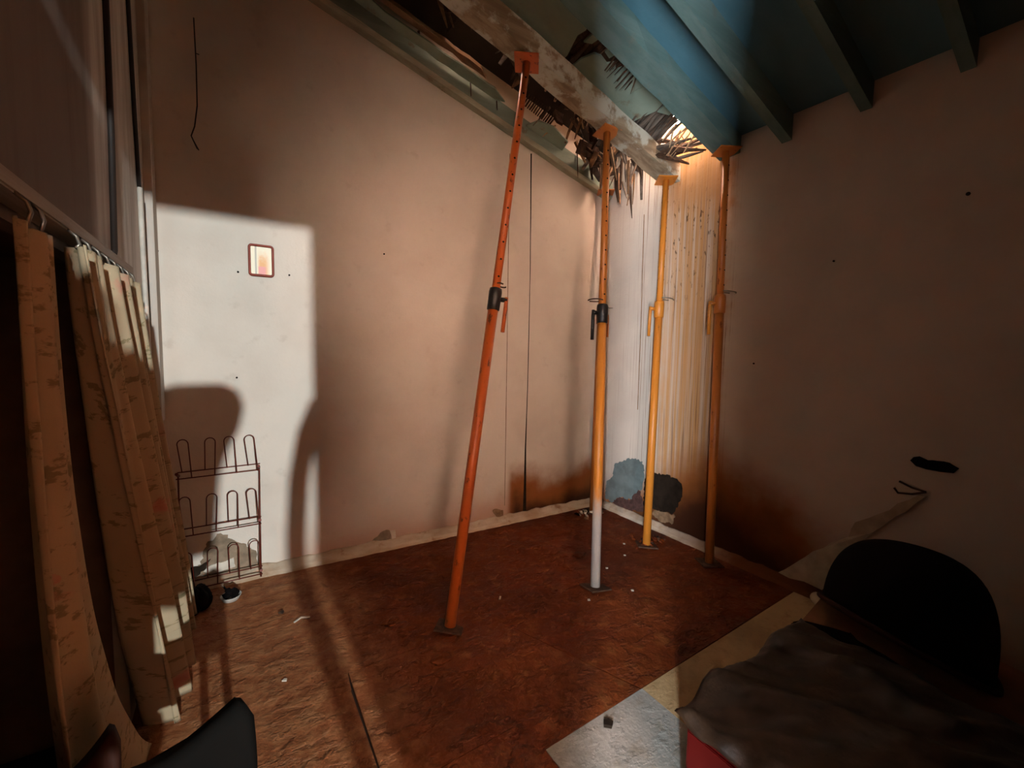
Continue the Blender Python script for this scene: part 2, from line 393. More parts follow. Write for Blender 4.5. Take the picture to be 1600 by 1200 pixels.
patch('white_flake', B_([(318, 892), (330, 882), (352, 876), (365, 870), (368, 884), (350, 890), (330, 896)]), 'chip', wbk, BN, .012, .003)
patch('bare_patch', B_([(540, 858), (556, 852), (575, 850), (590, 838), (598, 830), (608, 828), (612, 842), (634, 843), (630, 848), (600, 852), (570, 860)]), 'greyplaster', wbk, BN)
patch('bare_patch', B_([(455, 885), (462, 878), (480, 882), (500, 878), (520, 870), (540, 858), (545, 863), (500, 884), (470, 890)]), 'dkpatch', wbk, BN)
patch('white_flake', B_([(609, 829), (617, 828), (618, 840), (613, 846)]), 'chip', wbk, BN, .014, .002)
patch('bare_patch', B_([(770, 797), (776, 795), (786, 797), (786, 806), (820, 802), (822, 808), (776, 812)]), 'tanpatch', wbk, BN)
patch('bare_patch', R_([(946, 778), (948, 752), (957, 745), (961, 724), (975, 719), (988, 716), (1004, 721), (1007, 742), (1004, 762), (996, 768), (985, 780), (968, 776), (957, 785)]), 'teal_patch', wrt, RN)
patch('bare_patch', R_([(1008, 748), (1022, 738), (1040, 742), (1058, 748), (1065, 756), (1066, 772), (1060, 790), (1052, 802), (1038, 800), (1024, 796), (1006, 790)]), 'dkpatch', wrt, RN, .006)
patch('bare_patch', R_([(958, 784), (968, 776), (985, 781), (998, 762), (1006, 790), (1004, 800), (985, 797), (962, 790)]), 'brick', wrt, RN, .004)
patch('bare_patch', R_([(1018, 800), (1030, 795), (1042, 800), (1055, 806), (1052, 818), (1030, 814)]), 'tanpatch', wrt, RN, .006)
for L in ([(829, 240), (831, 240), (829, 420), (825, 600), (822, 700), (822, 800), (817, 800), (820, 700), (824, 600), (828, 420)], [(796, 240), (797, 240), (792.5, 560), (789, 790), (788, 790), (791.5, 560)]):
    patch('panel_seam', B_(L), 'dkpatch' if L[0][0] == 829 else 'greyplaster', wbk, BN, .002, .001, .2)
patch('panel_seam', R_([(1006, 335), (1007, 335), (1002.4, 500), (997, 640), (995.8, 640), (1001.2, 500)]), 'tanpatch', wrt, RN, .002, .001, .2)
for px, py in ((600, 397), (452, 430), (372, 425), (246, 392), (370, 590)):
    c = bw(px, py); MB().tube([c, c + BN * .006], .006, 8).build('nail_hole', 'hole', wbk)
for px, py in ((1513, 303), (1303, 408), (1178, 568)):
    c = rw(px, py); MB().tube([c, c + RN * .006], .009 if px > 1400 else .006, 8).build('nail_hole', 'hole', wrt)
patch('black_gash', R_([(1423, 719), (1428, 714), (1437, 713), (1450, 719), (1465, 720), (1484, 723), (1499, 732), (1491, 739), (1470, 737), (1448, 733), (1432, 728)]), 'blackmat', wrt, RN, .012, .003)

# ---- roof, ceiling, rafters
def raft(name, y0, y1, z0, h, m, x0=-.41, x1=3.04, parent=None, sl=SL, jag=0.0):
    N = 24; V = []; F = []
    for i in range(N + 1):
        X = x0 + (x1 - x0) * i / N; z = z0 + sl * (3.04 - X); j = lambda: random.uniform(-jag, jag)
        V += [(X, y0 + j(), z + j()), (X, y1 + j(), z + j()), (X, y1 + j(), z + h), (X, y0 + j(), z + h)]
    for i in range(N):
        for k in range(4): F.append((i * 4 + k, i * 4 + (k + 1) % 4, i * 4 + 4 + (k + 1) % 4, i * 4 + 4 + k))
    F += [(0, 1, 2, 3), (N * 4, N * 4 + 1, N * 4 + 2, N * 4 + 3)]
    return mesh(name, V, F, m, parent)
def sheet(name, poly, z0, t, m, parent=None, tilt=0.0):
    return MB().prism([(x, y, zc(x, z0)) for x, y in poly], (0, 0, t)).build(name, m, parent)
# roof deck: boards running down the slope, open where it has fallen in
rf = struct(raft('roof', -1.0, -.95, 3.36, .03, 'roof', -.5, 3.3), 'dark underside of the broken roof')
yy = -.95
while yy < 3.35:
    y1 = yy + .22
    if 1.9 < yy + .11 < 2.3: spans = [(-.5, 2.86)]
    elif 2.3 < yy + .11 < 2.55: spans = [(-.5, 2.90), ]
    elif 2.64 < yy + .11 < 2.95: spans = [(-.5, 1.40), (1.50, 3.3)]
    else: spans = [(-.5, 3.3)]
    for a, b in spans:
        sheet('roof_board', [(a, yy), (b, yy), (b, y1 + .004), (a, y1 + .004)], 3.36, .025, 'roof', rf)
    yy = y1
for ya, yb2 in ((2.56, 2.705), (2.815, 3.02)): sheet('roof_board', [(1.37, ya), (1.53, ya), (1.53, yb2), (1.37, yb2)], 3.345, .012, 'roof', rf)
sheet('roof_board', [(1.37, 2.72), (1.41, 2.70), (1.41, 2.83), (1.37, 2.83)], 3.345, .012, 'roof', rf)
cl = struct(sheet('ceiling', [(-.41, -.95), (XR, -.95), (XR, -.62), (-.41, -.62)], 3.05, .012, 'ceil'), 'teal painted sloping board ceiling')
bays = [(-.62, -.2), (-.2, .2), (.2, .605), (.605, 1.005), (1.005, 1.42), (1.42, 1.80)]
for a, b in bays: sheet('ceiling_panel', [(-.41, a), (XR, a), (XR, b), (-.41, b)], 3.05, .012, 'ceil', cl)
# bay between the worn beam and the teal beam: broken pale boards
yA, yB_ = 1.80, 2.28
sheet('ceiling_panel', [(-.41, yA), (1.74, yA), (1.77, 1.90), (1.79, 1.99), (1.78, 2.05), (1.83, 2.2), (1.835, yB_), (-.41, yB_)], 3.05, .012, 'ceil_pale', cl)
sheet('ceiling_panel', ragged([(1.90, yB_), (1.905, 2.15), (1.93, 2.06), (1.97, 2.04), (2.03, 2.05), (2.06, 2.0), (2.10, 2.04), (2.12, 1.97), (2.17, 1.98), (2.20, yA), (2.30, yA), (2.30, yB_)], .006, .05), 3.05, .012, 'ceil_pale', cl)
sheet('ceiling_panel', [(2.305, yA), (2.50, yA), (2.49, 1.96), (2.52, 2.05), (2.50, yB_), (2.305, yB_)], 3.052, .012, 'ceil_pale', cl)
sheet('ceiling_panel', [(2.505, yA), (2.57, yA), (2.60, 2.0), (2.53, 2.045), (2.508, 1.96)], 3.05, .012, 'ceil_pale', cl)
sheet('broken_board', [(1.83, 1.90), (1.88, 1.91), (1.87, 2.02), (1.83, 2.05)], 3.045, .010, 'ceil_pale', cl)
sheet('broken_board', [(1.98, 1.93), (2.03, 1.94), (2.02, 2.02), (1.97, 2.01)], 3.06, .010, 'ceil_pale', cl)
# remnants in the fallen bay along the back wall
sheet('broken_board', ragged([(-.4, yb(0) - .10), (1.75, yb(1.75) - .10), (1.82, yb(1.8) - .14), (1.70, 2.87), (1.2, 2.90), (.6, 2.93), (-.4, 2.94)], .012, .09), 3.09, .012, 'ceil_pale', cl)
sheet('broken_board', ragged([(-.4, 2.94), (1.62, 2.87), (1.55, 2.82), (1.0, 2.84), (-.4, 2.86)], .010, .09), 3.11, .025, 'brownedge', cl)
sheet('broken_board', [(2.05, yb(2) - .09), (2.42, yb(2.4) - .09), (2.38, 2.82), (2.2, 2.78), (2.08, 2.83)], 3.06, .012, 'ceil_pale', cl)
bn = 0
def rafter(name, *a, label, **k):
    o = raft(name, *a, **k); return struct(o, label)
rafter('trim_1', 2.20, 2.345, 2.885, .135, 'beam_old', label='worn roof beam with peeling paint held up by props', jag=.006)
rafter('trim_2', 1.72, 1.875, 2.93, .125, 'beam_teal', label='teal roof beam beside the lit hole', jag=.004)
rafter('trim_3', 1.385, 1.445, 2.89, .17, 'beam_teal', label='teal rafter on the near side of the hole')
rafter('trim_4', .975, 1.03, 2.905, .155, 'beam_teal', label='dim teal rafter third from the hole')
rafter('trim_5', .575, .63, 2.915, .145, 'beam_teal', label='dark rafter nearest the camera')
for i, y in enumerate((.18, -.22, -.62)):
    rafter('trim_%d' % (7 + i), y, y + .05, 2.915, .145, 'beam_teal', label='dark rafter above the camera')
# ledger on the back wall
V = []; F = []; N = 30
for i in range(N + 1):
    X = -.4 + (3.03 + .4) * i / N; z = 2.965 + .295 * (3.04 - X); y = yb(X); j = random.uniform(-.004, .004)
    V += [(X, y, z + j), (X, y - .075, z + j), (X, y - .075, z + .135), (X, y, z + .135)]
for i in range(N):
    for k in range(4): F.append((i * 4 + k, i * 4 + (k + 1) % 4, i * 4 + 4 + (k + 1) % 4, i * 4 + 4 + k))
F += [(0, 1, 2, 3), (N * 4, N * 4 + 1, N * 4 + 2, N * 4 + 3)]
led = struct(mesh('trim_6', V, F, 'ledger'), 'green ledger board along the top of the back wall')
V = []
for i in range(N + 1):
    X = -.4 + (3.03 + .4) * i / N; z = 2.965 + .295 * (3.04 - X) - .006 + random.uniform(-.003, .003); y = yb(X)
    V += [(X, y, z - .016), (X, y - .06, z - .016), (X, y - .079, z + .014), (X, y, z + .014)]
mesh('edge_strip', V, F, 'strip', led)

# ---- debris in the broken ceiling
def splinter(name, a, b, r, m, parent, flat=.4):
    a, b = Vector(a), Vector(b); t = (b - a).normalized(); s = t.orthogonal().normalized()
    s = (Matrix.Rotation(random.uniform(0, 6.28), 3, t) @ s); q = t.cross(s) * flat
    mid = a.lerp(b, random.uniform(.35, .65)) + s * random.uniform(-.5, .5) * r + Vector((0, 0, random.uniform(-.3, .3) * r))
    ring = lambda p, k: [p + s * r * k + q * r * k, p - s * r * k + q * r * k, p - s * r * k - q * r * k, p + s * r * k - q * r * k]
    V = ring(a, 1) + ring(mid, random.uniform(.8, 1.1)) + ring(b, random.uniform(.15, .7))
    F = [(3, 2, 1, 0), (8, 9, 10, 11)] + [(i * 4 + j, i * 4 + (j + 1) % 4, i * 4 + 4 + (j + 1) % 4, i * 4 + 4 + j) for i in range(2) for j in range(4)]
    return mesh(name, V, F, m, parent)
U = random.uniform
reeds = thing('reed_bundle', 'bundle of grey weathered reeds poking out beside the lit roof hole', 'reeds', (2.65, 2.1, 3.15))
for i in range(46):
    X = 2.47 + .30 * (i / 46) + U(-.012, .012); k = U(.02, .09)
    splinter('reed', (X + k, 2.31 + U(-.03, .02), zc(X, 3.03 + U(-.01, .07))), (X - U(.04, .12), 1.83 + U(-.02, .12), zc(X, 3.10 + U(0, .10))), U(.006, .013), 'reed', reeds, .7)
for i in range(16):
    X = 2.66 + U(0, .26)
    splinter('reed', (X, 2.30 + U(-.05, 0), zc(X, 3.0 + U(-.05, .06))), (min(3.0, X + U(.05, .2)), 2.08 + U(-.12, .08), zc(X, 3.03 + U(-.08, .08))), U(.008, .018), 'rot' if i % 2 else 'reed', reeds, .6)
for i in range(12):
    X = 2.74 + U(0, .16)
    splinter('straw', (X, 2.02 + U(-.06, .08), zc(X, 3.08 + U(-.03, .05))), (X + U(-.09, .06), 2.06 + U(-.05, .12), zc(X, 2.98 + U(-.05, .06))), U(.003, .007), 'straw', reeds, .8)
splinter('lath', (2.72, 2.26, 3.06), (3.0, 1.96, 3.03), .018, 'rot', reeds)
splinter('lath', (2.70, 2.22, 3.02), (3.0, 2.10, 2.98), .022, 'rot', reeds)

hang = thing('hanging_debris', 'torn rotten boards and splinters hanging from the fallen ceiling at the corner', 'debris', (2.7, 2.6, 3.0))
for i in range(60):
    X = U(2.15, 3.0); Y = U(2.42, 2.86); z = zc(X, 3.12 + U(-.03, .10)); big = random.random() < .35
    splinter('splinter', (X, Y, z), (X + U(-.12, .12), Y + U(-.10, .10), z - U(.05, .22)), U(.022, .045) if big else U(.008, .018), random.choice(['rot', 'rot', 'reed', 'brownedge', 'straw'] if X < 2.6 else ['rot', 'reed', 'reed', 'brownedge']), hang, U(.15, .7))
for i in range(18):
    X = U(2.5, 2.98); Y = U(2.40, 2.75); z = zc(X, 3.02)
    splinter('splinter', (X, Y, z), (X + U(-.06, .06), Y + U(-.06, .06), z - U(.12, .30)), U(.007, .02), random.choice(['rot', 'reed', 'brownedge']), hang, .4)
splinter('hanging_lath', (2.83, 2.55, 3.06), (2.90, 2.56, 2.66), .017, 'rot', hang, .5)
splinter('hanging_lath', (2.75, 2.62, 3.05), (2.77, 2.60, 2.78), .020, 'rot', hang, .4)
for X in (2.45, 2.62):
    MB().prism([(X, 2.75, zc(X, 3.1)), (X + .16, 2.70, zc(X + .16, 3.1)), (X + .19, 2.66, zc(X, 2.93)), (X + .12, 2.72, zc(X, 2.90)), (X + .06, 2.74, zc(X, 2.97)), (X - .02, 2.78, zc(X, 3.0))], (.01, .012, 0)).build('torn_sheet', 'rot', hang)
tear = thing('torn_roofing', 'dark torn roofing and bare lath ends below the small bright roof gap', 'debris', (1.3, 2.6, 3.6))
for i in range(70):
    X = U(.55, 2.1); Y = U(2.40, 2.84); z = zc(X, 3.34)
    a = U(-.3, .3)
    splinter('splinter', (X, Y, z + .0), (X + U(-.16, .16), Y + a * .4, z - U(.03, .2)), U(.006, .024), random.choice(['rot', 'rot', 'rot', 'brownedge', 'reed']), tear, U(.2, .8))
for i in range(9):
    X = 1.15 + U(-.1, .22); Y = 2.55 + U(-.05, .1); z = zc(X, 3.35)
    splinter('straw', (X, Y, z), (X + U(-.03, .03), Y + U(-.03, .03), z - U(.12, .22)), U(.006, .014), 'brownedge' if i % 3 else 'straw', tear, .5)
for i in range(14):
    X = 1.95 + i * .02
    splinter('lath', (X, 2.86, zc(X, 3.12)), (X - .02, 2.74, zc(X, 3.14)), .006, 'rot', tear, .8)
for i in range(10):
    X = U(1.9, 2.3); splinter('splinter', (X, U(2.40, 2.5), zc(X, 3.2)), (X + U(-.08, .08), U(2.42, 2.6), zc(X, 3.0 + U(-.02, .06))), U(.012, .03), random.choice(['brownedge', 'straw', 'rot']), tear, .5)
# slats standing in the gaps of the pale boards
gs = thing('exposed_laths', 'dark split laths showing through the hole in the pale ceiling boards', 'laths', (2.0, 2.0, 3.35))
for i in range(9):
    X = 1.80 + .022 * i; splinter('lath', (X - .03, 1.83, zc(X, 3.075)), (X + .03 + U(-.02, .02), 2.29, zc(X, 3.09)), .013, 'rot', gs, .6)
for i in range(12):
    X = 2.02 + .018 * i; splinter('splinter', (X, 1.86 + U(0, .05), zc(X, 3.08)), (X + U(-.02, .03), 2.03 + U(0, .07), zc(X, 3.02 + U(-.02, .03))), .006, 'rot', gs, .6)
splinter('splinter', (2.19, 1.93, zc(2.19, 3.05)), (2.18, 1.98, zc(2.19, 2.93)), .004, 'rot', gs)
# drips of wood hanging over the ledger
for k, (px, py, py2) in enumerate(((654, 48, 72), (735, 125, 150), (776, 158, 172), (902, 240, 278))):
    a, b = bw(px, py, .09), bw(px + 1, py2, .09); splinter('splinter', a, b, .008, 'rot', tear, .5)

# ================================================================== PROPS
def prop(base, top, cz, handle, mats, label, hside, blackc=False, head=(.075, .075), hl=.17, foot=.075, rz=0.0, ring=1, hole=.25):
    base, top = Vector(base), Vector(top); d = top - base; L = d.length
    t = thing('steel_prop', label, 'prop', base, 'telescopic steel props')
    t['o_'] = (0, 0, 0); t.rotation_mode = 'QUATERNION'; t.rotation_quaternion = d.to_track_quat('Z', 'Y')
    ot, it, col, hd, ft = mats
    inv = t.rotation_quaternion.inverted(); rl_ = inv @ CR; ca = inv @ (CC - base - d * .6)
    hside = math.atan2(rl_.y, rl_.x) + hside; cang = math.atan2(ca.y, ca.x)
    MB().box(-foot, foot, -foot, foot, 0, .008).build('base_plate', ft, t, bevel=.002).rotation_euler.z = rz
    MB().lathe([(.030, .006), (.030, cz - .10)], 20).build('outer_tube', ot, t, True)
    MB().lathe([(.024, cz - .12), (.024, L - .006)], 20).build('inner_tube', it, t, True)
    c = MB().lathe([(.030, cz - .13), (.037, cz - .125), (.039, cz - .02), (.036, cz), (.026, cz + .004)], 20).build('collar', col, t, True)
    # pin holes facing both ways along the inner tube
    m = MB(); z = cz + .07
    while z < L - .06:
        for a in (cang + hole, cang + hole + math.pi):
            dx, dy = math.cos(a), math.sin(a); m.tube([(dx * .018, dy * .018, z), (dx * .0246, dy * .0246, z)], .0065, 8)
        z += .105
    m.build('pin_holes', 'hole', t)
    dx, dy = math.cos(hside), math.sin(hside); q = lambda r, z, s=0: (dx * r - dy * s, dy * r + dx * s, z)
    m = MB().tube([q(.036, cz - .06), q(.075, cz - .06)], .014, 10)
    m.build('handle_lug', col, t, True)
    MB().tube([q(.068, cz - .045), q(.070, cz - .08), q(.072, cz - .08 - hl)], .012, 10).build('handle', handle, t, True)
    P = [q(ring * (.055 + .055 * math.cos(a)) + .0, cz + .018 + .012 * math.sin(a * .5), .035 * math.sin(a)) for a in [i * 2 * math.pi / 24 for i in range(21)]]
    MB().tube(P, .0045, 6).build('locking_pin', 'wire' if not blackc else 'rusty', t, True)
    hx, hy = head
    h = MB().box(-hx, hx, -hy, hy, L - .008, L).build('head_plate', hd, t, bevel=.002); h.rotation_euler.z = rz
    return t
prop((.948, 1.991, 0), (1.566, 2.27, zc(1.566, 2.885) - .01), 1.90, 'orange', ('orange', 'orange', 'blacksteel', 'orange', 'rusty'),
     'leaning rusty orange steel prop with blackened collar, nearest the shoe rack', 0.0, True, rz=.5, ring=.5)
prop((1.904, 1.858, 0), (2.29, 2.285, zc(2.29, 2.885) - .01), 1.86, 'blacksteel', ('amber2', 'amber3', 'blacksteel', 'amber3', 'rusty'),
     'amber steel prop with black collar and grey bare lower end', math.pi + .3, True, rz=.6, hole=.5)
prop((2.679, 2.082, 0), (2.952, 2.268, zc(2.952, 2.885) - .01), 1.93, 'amber', ('amber', 'amber', 'amber', 'amber', 'rusty'),
     'bright amber steel prop in front of the teal bare wall patch', math.pi, hole=1.5, hl=.20, rz=.3, ring=-1)
prop((2.84, 1.655, 0), (2.955, 1.775, zc(2.955, 2.93) - .01), 1.93, 'amber', ('amber3', 'amber3', 'amber3', 'amber3', 'rusty'),
     'dark amber steel prop rightmost, under the teal beam', math.pi, hole=1.1, hl=.20, rz=.2, ring=-1)
prop((2.805, 2.81, 0), (2.935, 2.92, 2.965 + .295 * .11 - .01), 1.90, 'amber3', ('amber3', 'amber3', 'amber3', 'amber3', 'rusty'),
     'steel prop in the far corner hidden behind the black-collared one', -.5, rz=.2)

# ================================================================== SHOE RACK
rk = thing('shoe_rack', 'brown wire shoe rack with three rows of upright loops against back wall', 'shoe rack', (-.08, yb(-.08), 0))
def W(u, z, off): p = BA + BD * (u - BA.x) + BN * off; return Vector((p.x, p.y, z))
ul, ur = -.283, .128
tiers = [(.712, .718), (.372, .378), (.052, .060)]
MB().tube([W(ul + .003, .02, .10), W(ul, .37, .06), W(ul - .002, .72, .03)], .0048, 6).build('upright', 'rackwire', rk, True)
MB().tube([W(ur - .002, .02, .10), W(ur, .37, .06), W(ur + .003, .73, .03)], .0048, 6).build('upright', 'rackwire', rk, True)
for z0, z1 in tiers:
    o0 = .095 - z0 * .085
    for dz, do in ((.026, 0), (0, .055)):
        MB().tube([W(ul - .004, z0 + dz, o0 + do), W(ur + .008, z1 + dz, o0 + do)], .0040, 6).build('rail', 'rackwire', rk, True)
    for u in (ul, ur):
        MB().tube([W(u, z0 + .004, o0 - .008), W(u, z0 + .032, o0 + .06)], .009, 6).build('joint', 'rackwire', rk)
    for k in range(4):
        u0 = ul + .018 + k * .112; h = .225 - .01 * (z0 < .2); j = U(-.012, .012); wd = .053; P = []
        P.append(W(u0, z0 + .026, o0))
        P.append(W(u0 - .006 + j, z0 + h - .028, o0 + .01))
        for a in range(1, 8):
            an = math.pi * a / 8; P.append(W(u0 - .006 + j + wd / 2 - wd / 2 * math.cos(an), z0 + h - .028 + .028 * math.sin(an), o0 + .012))
        P.append(W(u0 - .006 + j + wd, z0 + h - .028, o0 + .01)); P.append(W(u0 + wd, z0 + .0, o0 + .055))
        MB().tube(P, .0032, 6).build('loop', 'rackwire', rk, True)

# ================================================================== PICTURE
pc = [bw(388, 381), bw(427, 387), bw(425, 433), bw(389, 430)]
uA = (pc[0] - BA).dot(BD) + BA.x; uB = (pc[1] - BA).dot(BD) + BA.x; zt, zb_ = pc[0].z, pc[3].z
pic = thing('framed_picture', 'small picture in a rounded red-brown frame on the sunlit wall', 'picture', W((uA + uB) / 2, zb_, 0))
def rrect(u0, u1, z0, z1, r, off, n=5):
    P = []
    for (cu, cz_, a0) in ((u1 - r, z1 - r, 0), (u0 + r, z1 - r, 90), (u0 + r, z0 + r, 180), (u1 - r, z0 + r, 270)):
        for k in range(n + 1):
            a = math.radians(a0 + 90 * k / n); P.append(W(cu + r * math.cos(a), cz_ + r * math.sin(a), off))
    return P
MB().tube(rrect(uA + .004, uB - .004, zb_ + .004, zt - .004, .014, .012), .0075, 8, closed=True).build('frame', 'frame', pic, True)
tpc = NT('picture_print', .4); pp = tpc.pos(); xx, _, zz = tpc.xyz(pp)
u = tpc.M('DIVIDE', tpc.M('SUBTRACT', xx, uA), uB - uA); v = tpc.M('DIVIDE', tpc.M('SUBTRACT', zz, zb_), zt - zb_)
nn = tpc.noise(pp, 60, 4)
cc = tpc.mix(tpc.M('MULTIPLY', tpc.M('MULTIPLY', tpc.ss(u, .30, .45), tpc.ss(u, .9, .6)), tpc.ss(tpc.M('ADD', v, tpc.M('MULTIPLY', nn, .4)), 1.1, .6)), (.85, .76, .55), (.80, .36, .10))
cc = tpc.mix(tpc.M('MULTIPLY', tpc.M('MULTIPLY', tpc.ss(u, .34, .40), tpc.ss(u, .75, .6)), tpc.ss(v, .34, .28)), cc, (.80, .28, .24))
cc = tpc.mix(tpc.M('MULTIPLY', tpc.ss(tpc.M('ABSOLUTE', tpc.M('SUBTRACT', u, .27)), .05, .02), .8), cc, (.35, .30, .25))
tpc.col(cc)
MB().prism(rrect(uA + .008, uB - .008, zb_ + .008, zt - .008, .010, .002), BN * .006).build('print', tpc.m, pic)

# ================================================================== LEFT WALL FITTINGS
def lw(y, z, off=0.0): return Vector((XL + off, y, z))
c1 = MB().tube([lw(2.275, 3.6, .008), lw(2.27, 2.78, .008), lw(2.25, 2.3, .008), lw(2.20, 1.85, .008), lw(2.17, 1.82, .008)], .011, 8).build('cable', 'cable', None, True)
tag(c1, 'black cable running down left wall to the pelmet board', 'cable', 'left wall cables')
c2 = MB().tube([lw(2.75, 3.6, .008), lw(2.76, 3.08, .008), lw(2.79, 2.68, .008), lw(2.83, 2.26, .008)], .009, 8).build('cable', 'cable', None, True)
tag(c2, 'black cable running down left wall into the pale conduit', 'cable', 'left wall cables')
c3 = MB().tube([lw(2.83, 2.27, .010), lw(2.835, 2.0, .010), lw(2.85, 1.8, .010), lw(2.87, 1.5, .010), lw(2.89, .9, .010)], .011, 10).build('conduit', 'whitepaint', None, True)
tag(c3, 'thin pale conduit pipe beside the curtain', 'conduit')
c4 = MB().box(XL, XL + .035, 3.03, yb(XL) - .012, 1.06, 4.1).build('corner_trunking', 'left', None, bevel=.004)
tag(c4, 'pale boxed trunking down the left corner ending above the rack', 'trunking')
hw = MB(); P = [W(-.132, 3.36, .006), W(-.128, 3.1, .006), W(-.130, 2.88, .008), W(-.145, 2.76, .012), W(-.162, 2.70, .02), W(-.150, 2.67, .025), W(-.128, 2.625, .03), W(-.135, 2.632, .03), W(-.160, 2.695, .02)]
hw.tube(P, .0035, 6).tube([W(-.131, 3.17, .006), W(-.112, 3.165, .012)], .0025, 6)
tag(hw.build('hanging_wire', 'cable', None, True), 'loose black wire with a hooked end hanging on the back wall', 'wire')
# pelmet board
tag(MB().box(XL + .002, XL + .055, .9, 2.235, 1.765, 1.80).build('pelmet_board', 'board', None, bevel=.004), 'grey wooden pelmet board above the floral curtain', 'pelmet')

def curtain(label, top, bot, zt, zb, waves, flare, ph, amp0, amp1, pw=1.15):
    y0 = (top[0] + top[1]) / 2
    c = thing('curtain', label, 'curtain', (XL + .06, y0, zb), 'floral curtains')
    NU, NV = 150, 60; V = []; F = []
    for j in range(NV + 1):
        v = j / NV; e = v ** pw
        for i in range(NU + 1):
            s = i / NU
            s2 = s + .012 * math.sin(9 * s + 4 * v + ph)
            Y = (top[0] + (top[1] - top[0]) * s2) * (1 - e) + (bot[0] + (bot[1] - bot[0]) * s2) * e
            A = amp0 + (amp1 - amp0) * min(1, v * 1.4)
            w_ = 2 * math.pi * waves * (s + .03 * math.sin(7 * s + ph))
            X = XL + .062 + flare * e + A * (math.sin(w_ + ph) + .35 * math.sin(2.3 * w_ + 1.3 * ph + 2 * v)) * (.9 + .3 * math.sin(3.1 * s + ph))
            Y += .35 * A * math.cos(w_ + ph)
            Z = zt + (zb - zt) * v - .010 * abs(math.sin(w_ * .5 + ph)) * (1 - v) + .004 * math.sin(31 * v + 8 * s) 
            V.append((X, Y, Z))
    for j in range(NV):
        for i in range(NU):
            a = j * (NU + 1) + i; F.append((a, a + 1, a + NU + 2, a + NU + 1))
    o = mesh('cloth', V, F, 'cloth', c, True)
    sm = o.modifiers.new('thickness', 'SOLIDIFY'); sm.thickness = .003
    n = int(waves * 1.6)
    for k in range(n):
        Y = top[0] + (top[1] - top[0]) * (k + .5) / n
        MB().tube([(XL + .05, Y, 1.768), (XL + .064, Y + .006, 1.755), (XL + .07, Y, 1.735), (XL + .064, Y - .004, zt - .01)], .004, 6).build('hook', 'wire', c, True)
    return c
curtain('gathered floral curtain panel nearest the sunlit corner', (1.40, 2.20), (2.00, 2.86), 1.735, .02, 5.5, .05, .4, .020, .052)
curtain('narrow dim floral curtain panel at the left picture edge', (1.12, 1.25), (1.20, 1.92), 1.72, .02, 1.7, .02, 2.2, .018, .034, 2.6)
# ================================================================== SMALL THINGS ON THE FLOOR
bp = fl(361, 938)
bo = thing('bowl', 'small white dish with dark crumpled scraps on the floor by the skirting', 'bowl', bp)
MB().lathe([(.028, 0), (.040, .006), (.052, .030), (.054, .034), (.049, .033), (.036, .010), (.02, .007)], 24, bp).build('dish', 'bowl', bo, True)
for i in range(9):
    a = U(0, 6.28); splinter('scrap', bp + Vector((math.cos(a) * .035, math.sin(a) * .035, .03)), bp + Vector((-math.cos(a) * .025, -math.sin(a) * .025, .045 + U(0, .03))), U(.012, .020), 'blackmat', bo, .6)
for a in (.4, 1.0): splinter('twig', bp + Vector((-.01, 0, .05)), bp + Vector((-.03 - .012 * a, .0, .10)), .004, 'blackmat', bo)

def lump(name, c, size, m, parent=None, seed=0, n=18, amp=.12):
    rng = random.Random(seed); V = []; F = []; ph = [rng.uniform(0, 6.28) for _ in range(8)]
    for i in range(n + 1):
        th = math.pi * i / n
        for j in range(2 * n):
            p = math.pi * j / n
            k = 1 + amp * (math.sin(3 * p + ph[0]) * math.sin(2 * th + ph[1]) + .6 * math.sin(5 * p + ph[2] + 3 * th) + .4 * math.sin(9 * p + 7 * th + ph[3]))
            x, y, z = math.sin(th) * math.cos(p) * k, math.sin(th) * math.sin(p) * k, math.cos(th) * k
            V.append((c[0] + x * size[0], c[1] + y * size[1], max(0.001, c[2] + z * size[2])))
    for i in range(n):
        for j in range(2 * n): F.append((i * 2 * n + j, i * 2 * n + (j + 1) % (2 * n), (i + 1) * 2 * n + (j + 1) % (2 * n), (i + 1) * 2 * n + j))
    return mesh(name, V, F, m, parent, True)
tag(lump('black_bag', (-.205, 2.88, .06), (.07, .09, .07), 'blackmat', None, 3), 'small black bag slumped on the floor in the left corner', 'bag')

def scrap(px, py, pts, m, label, cat='scrap', t=.003, group=None):
    c = fl(px, py); d = Vector((CR.x, CR.y, 0)).normalized(); e = Vector((-d.y, d.x, 0))
    P = [c + d * a + e * b + Vector((0, 0, .001)) for a, b in pts]
    return tag(MB().prism(P, (0, 0, t)).build('scrap', m), label, cat, group)
scrap(473, 968, [(-.035, -.03), (-.028, -.032), (-.012, .008), (.035, .012), (.04, .004), (.03, .022), (-.018, .018)], 'chip', 'pale bent twig-like scrap on the sunlit floor', t=.006)
scrap(440, 958, [(-.014, -.008), (.014, -.010), (.008, .010), (-.004, .012)], 'rot', 'small dark crumb on the floor right of the white dish', 'crumb', .010)
scrap(445, 1064, [(-.010, -.006), (.010, -.004), (.006, .008), (-.006, .007)], 'chip', 'tiny pale crumb on the floor slab joint', 'crumb', .006)
scrap(781, 935, [(-.006, -.016), (.004, -.018), (.008, .016), (-.002, .018)], 'chip', 'tiny white chip on the mud floor between two props', 'crumb', .004)
for px, py, lb in ((948, 888, 'white speck on the floor right of the grey-ended prop'), (920, 938, 'white speck on the floor below the grey-ended prop'), (976, 868, 'white speck on the floor left of the bright amber prop foot'), (975, 850, 'white speck on the floor behind the amber prop foot'), (988, 923, 'white speck on the open mud floor')):
    scrap(px, py, [(-.008, -.008), (.008, -.007), (.008, .008), (-.007, .008)], 'chip', lb, 'crumb', .004)
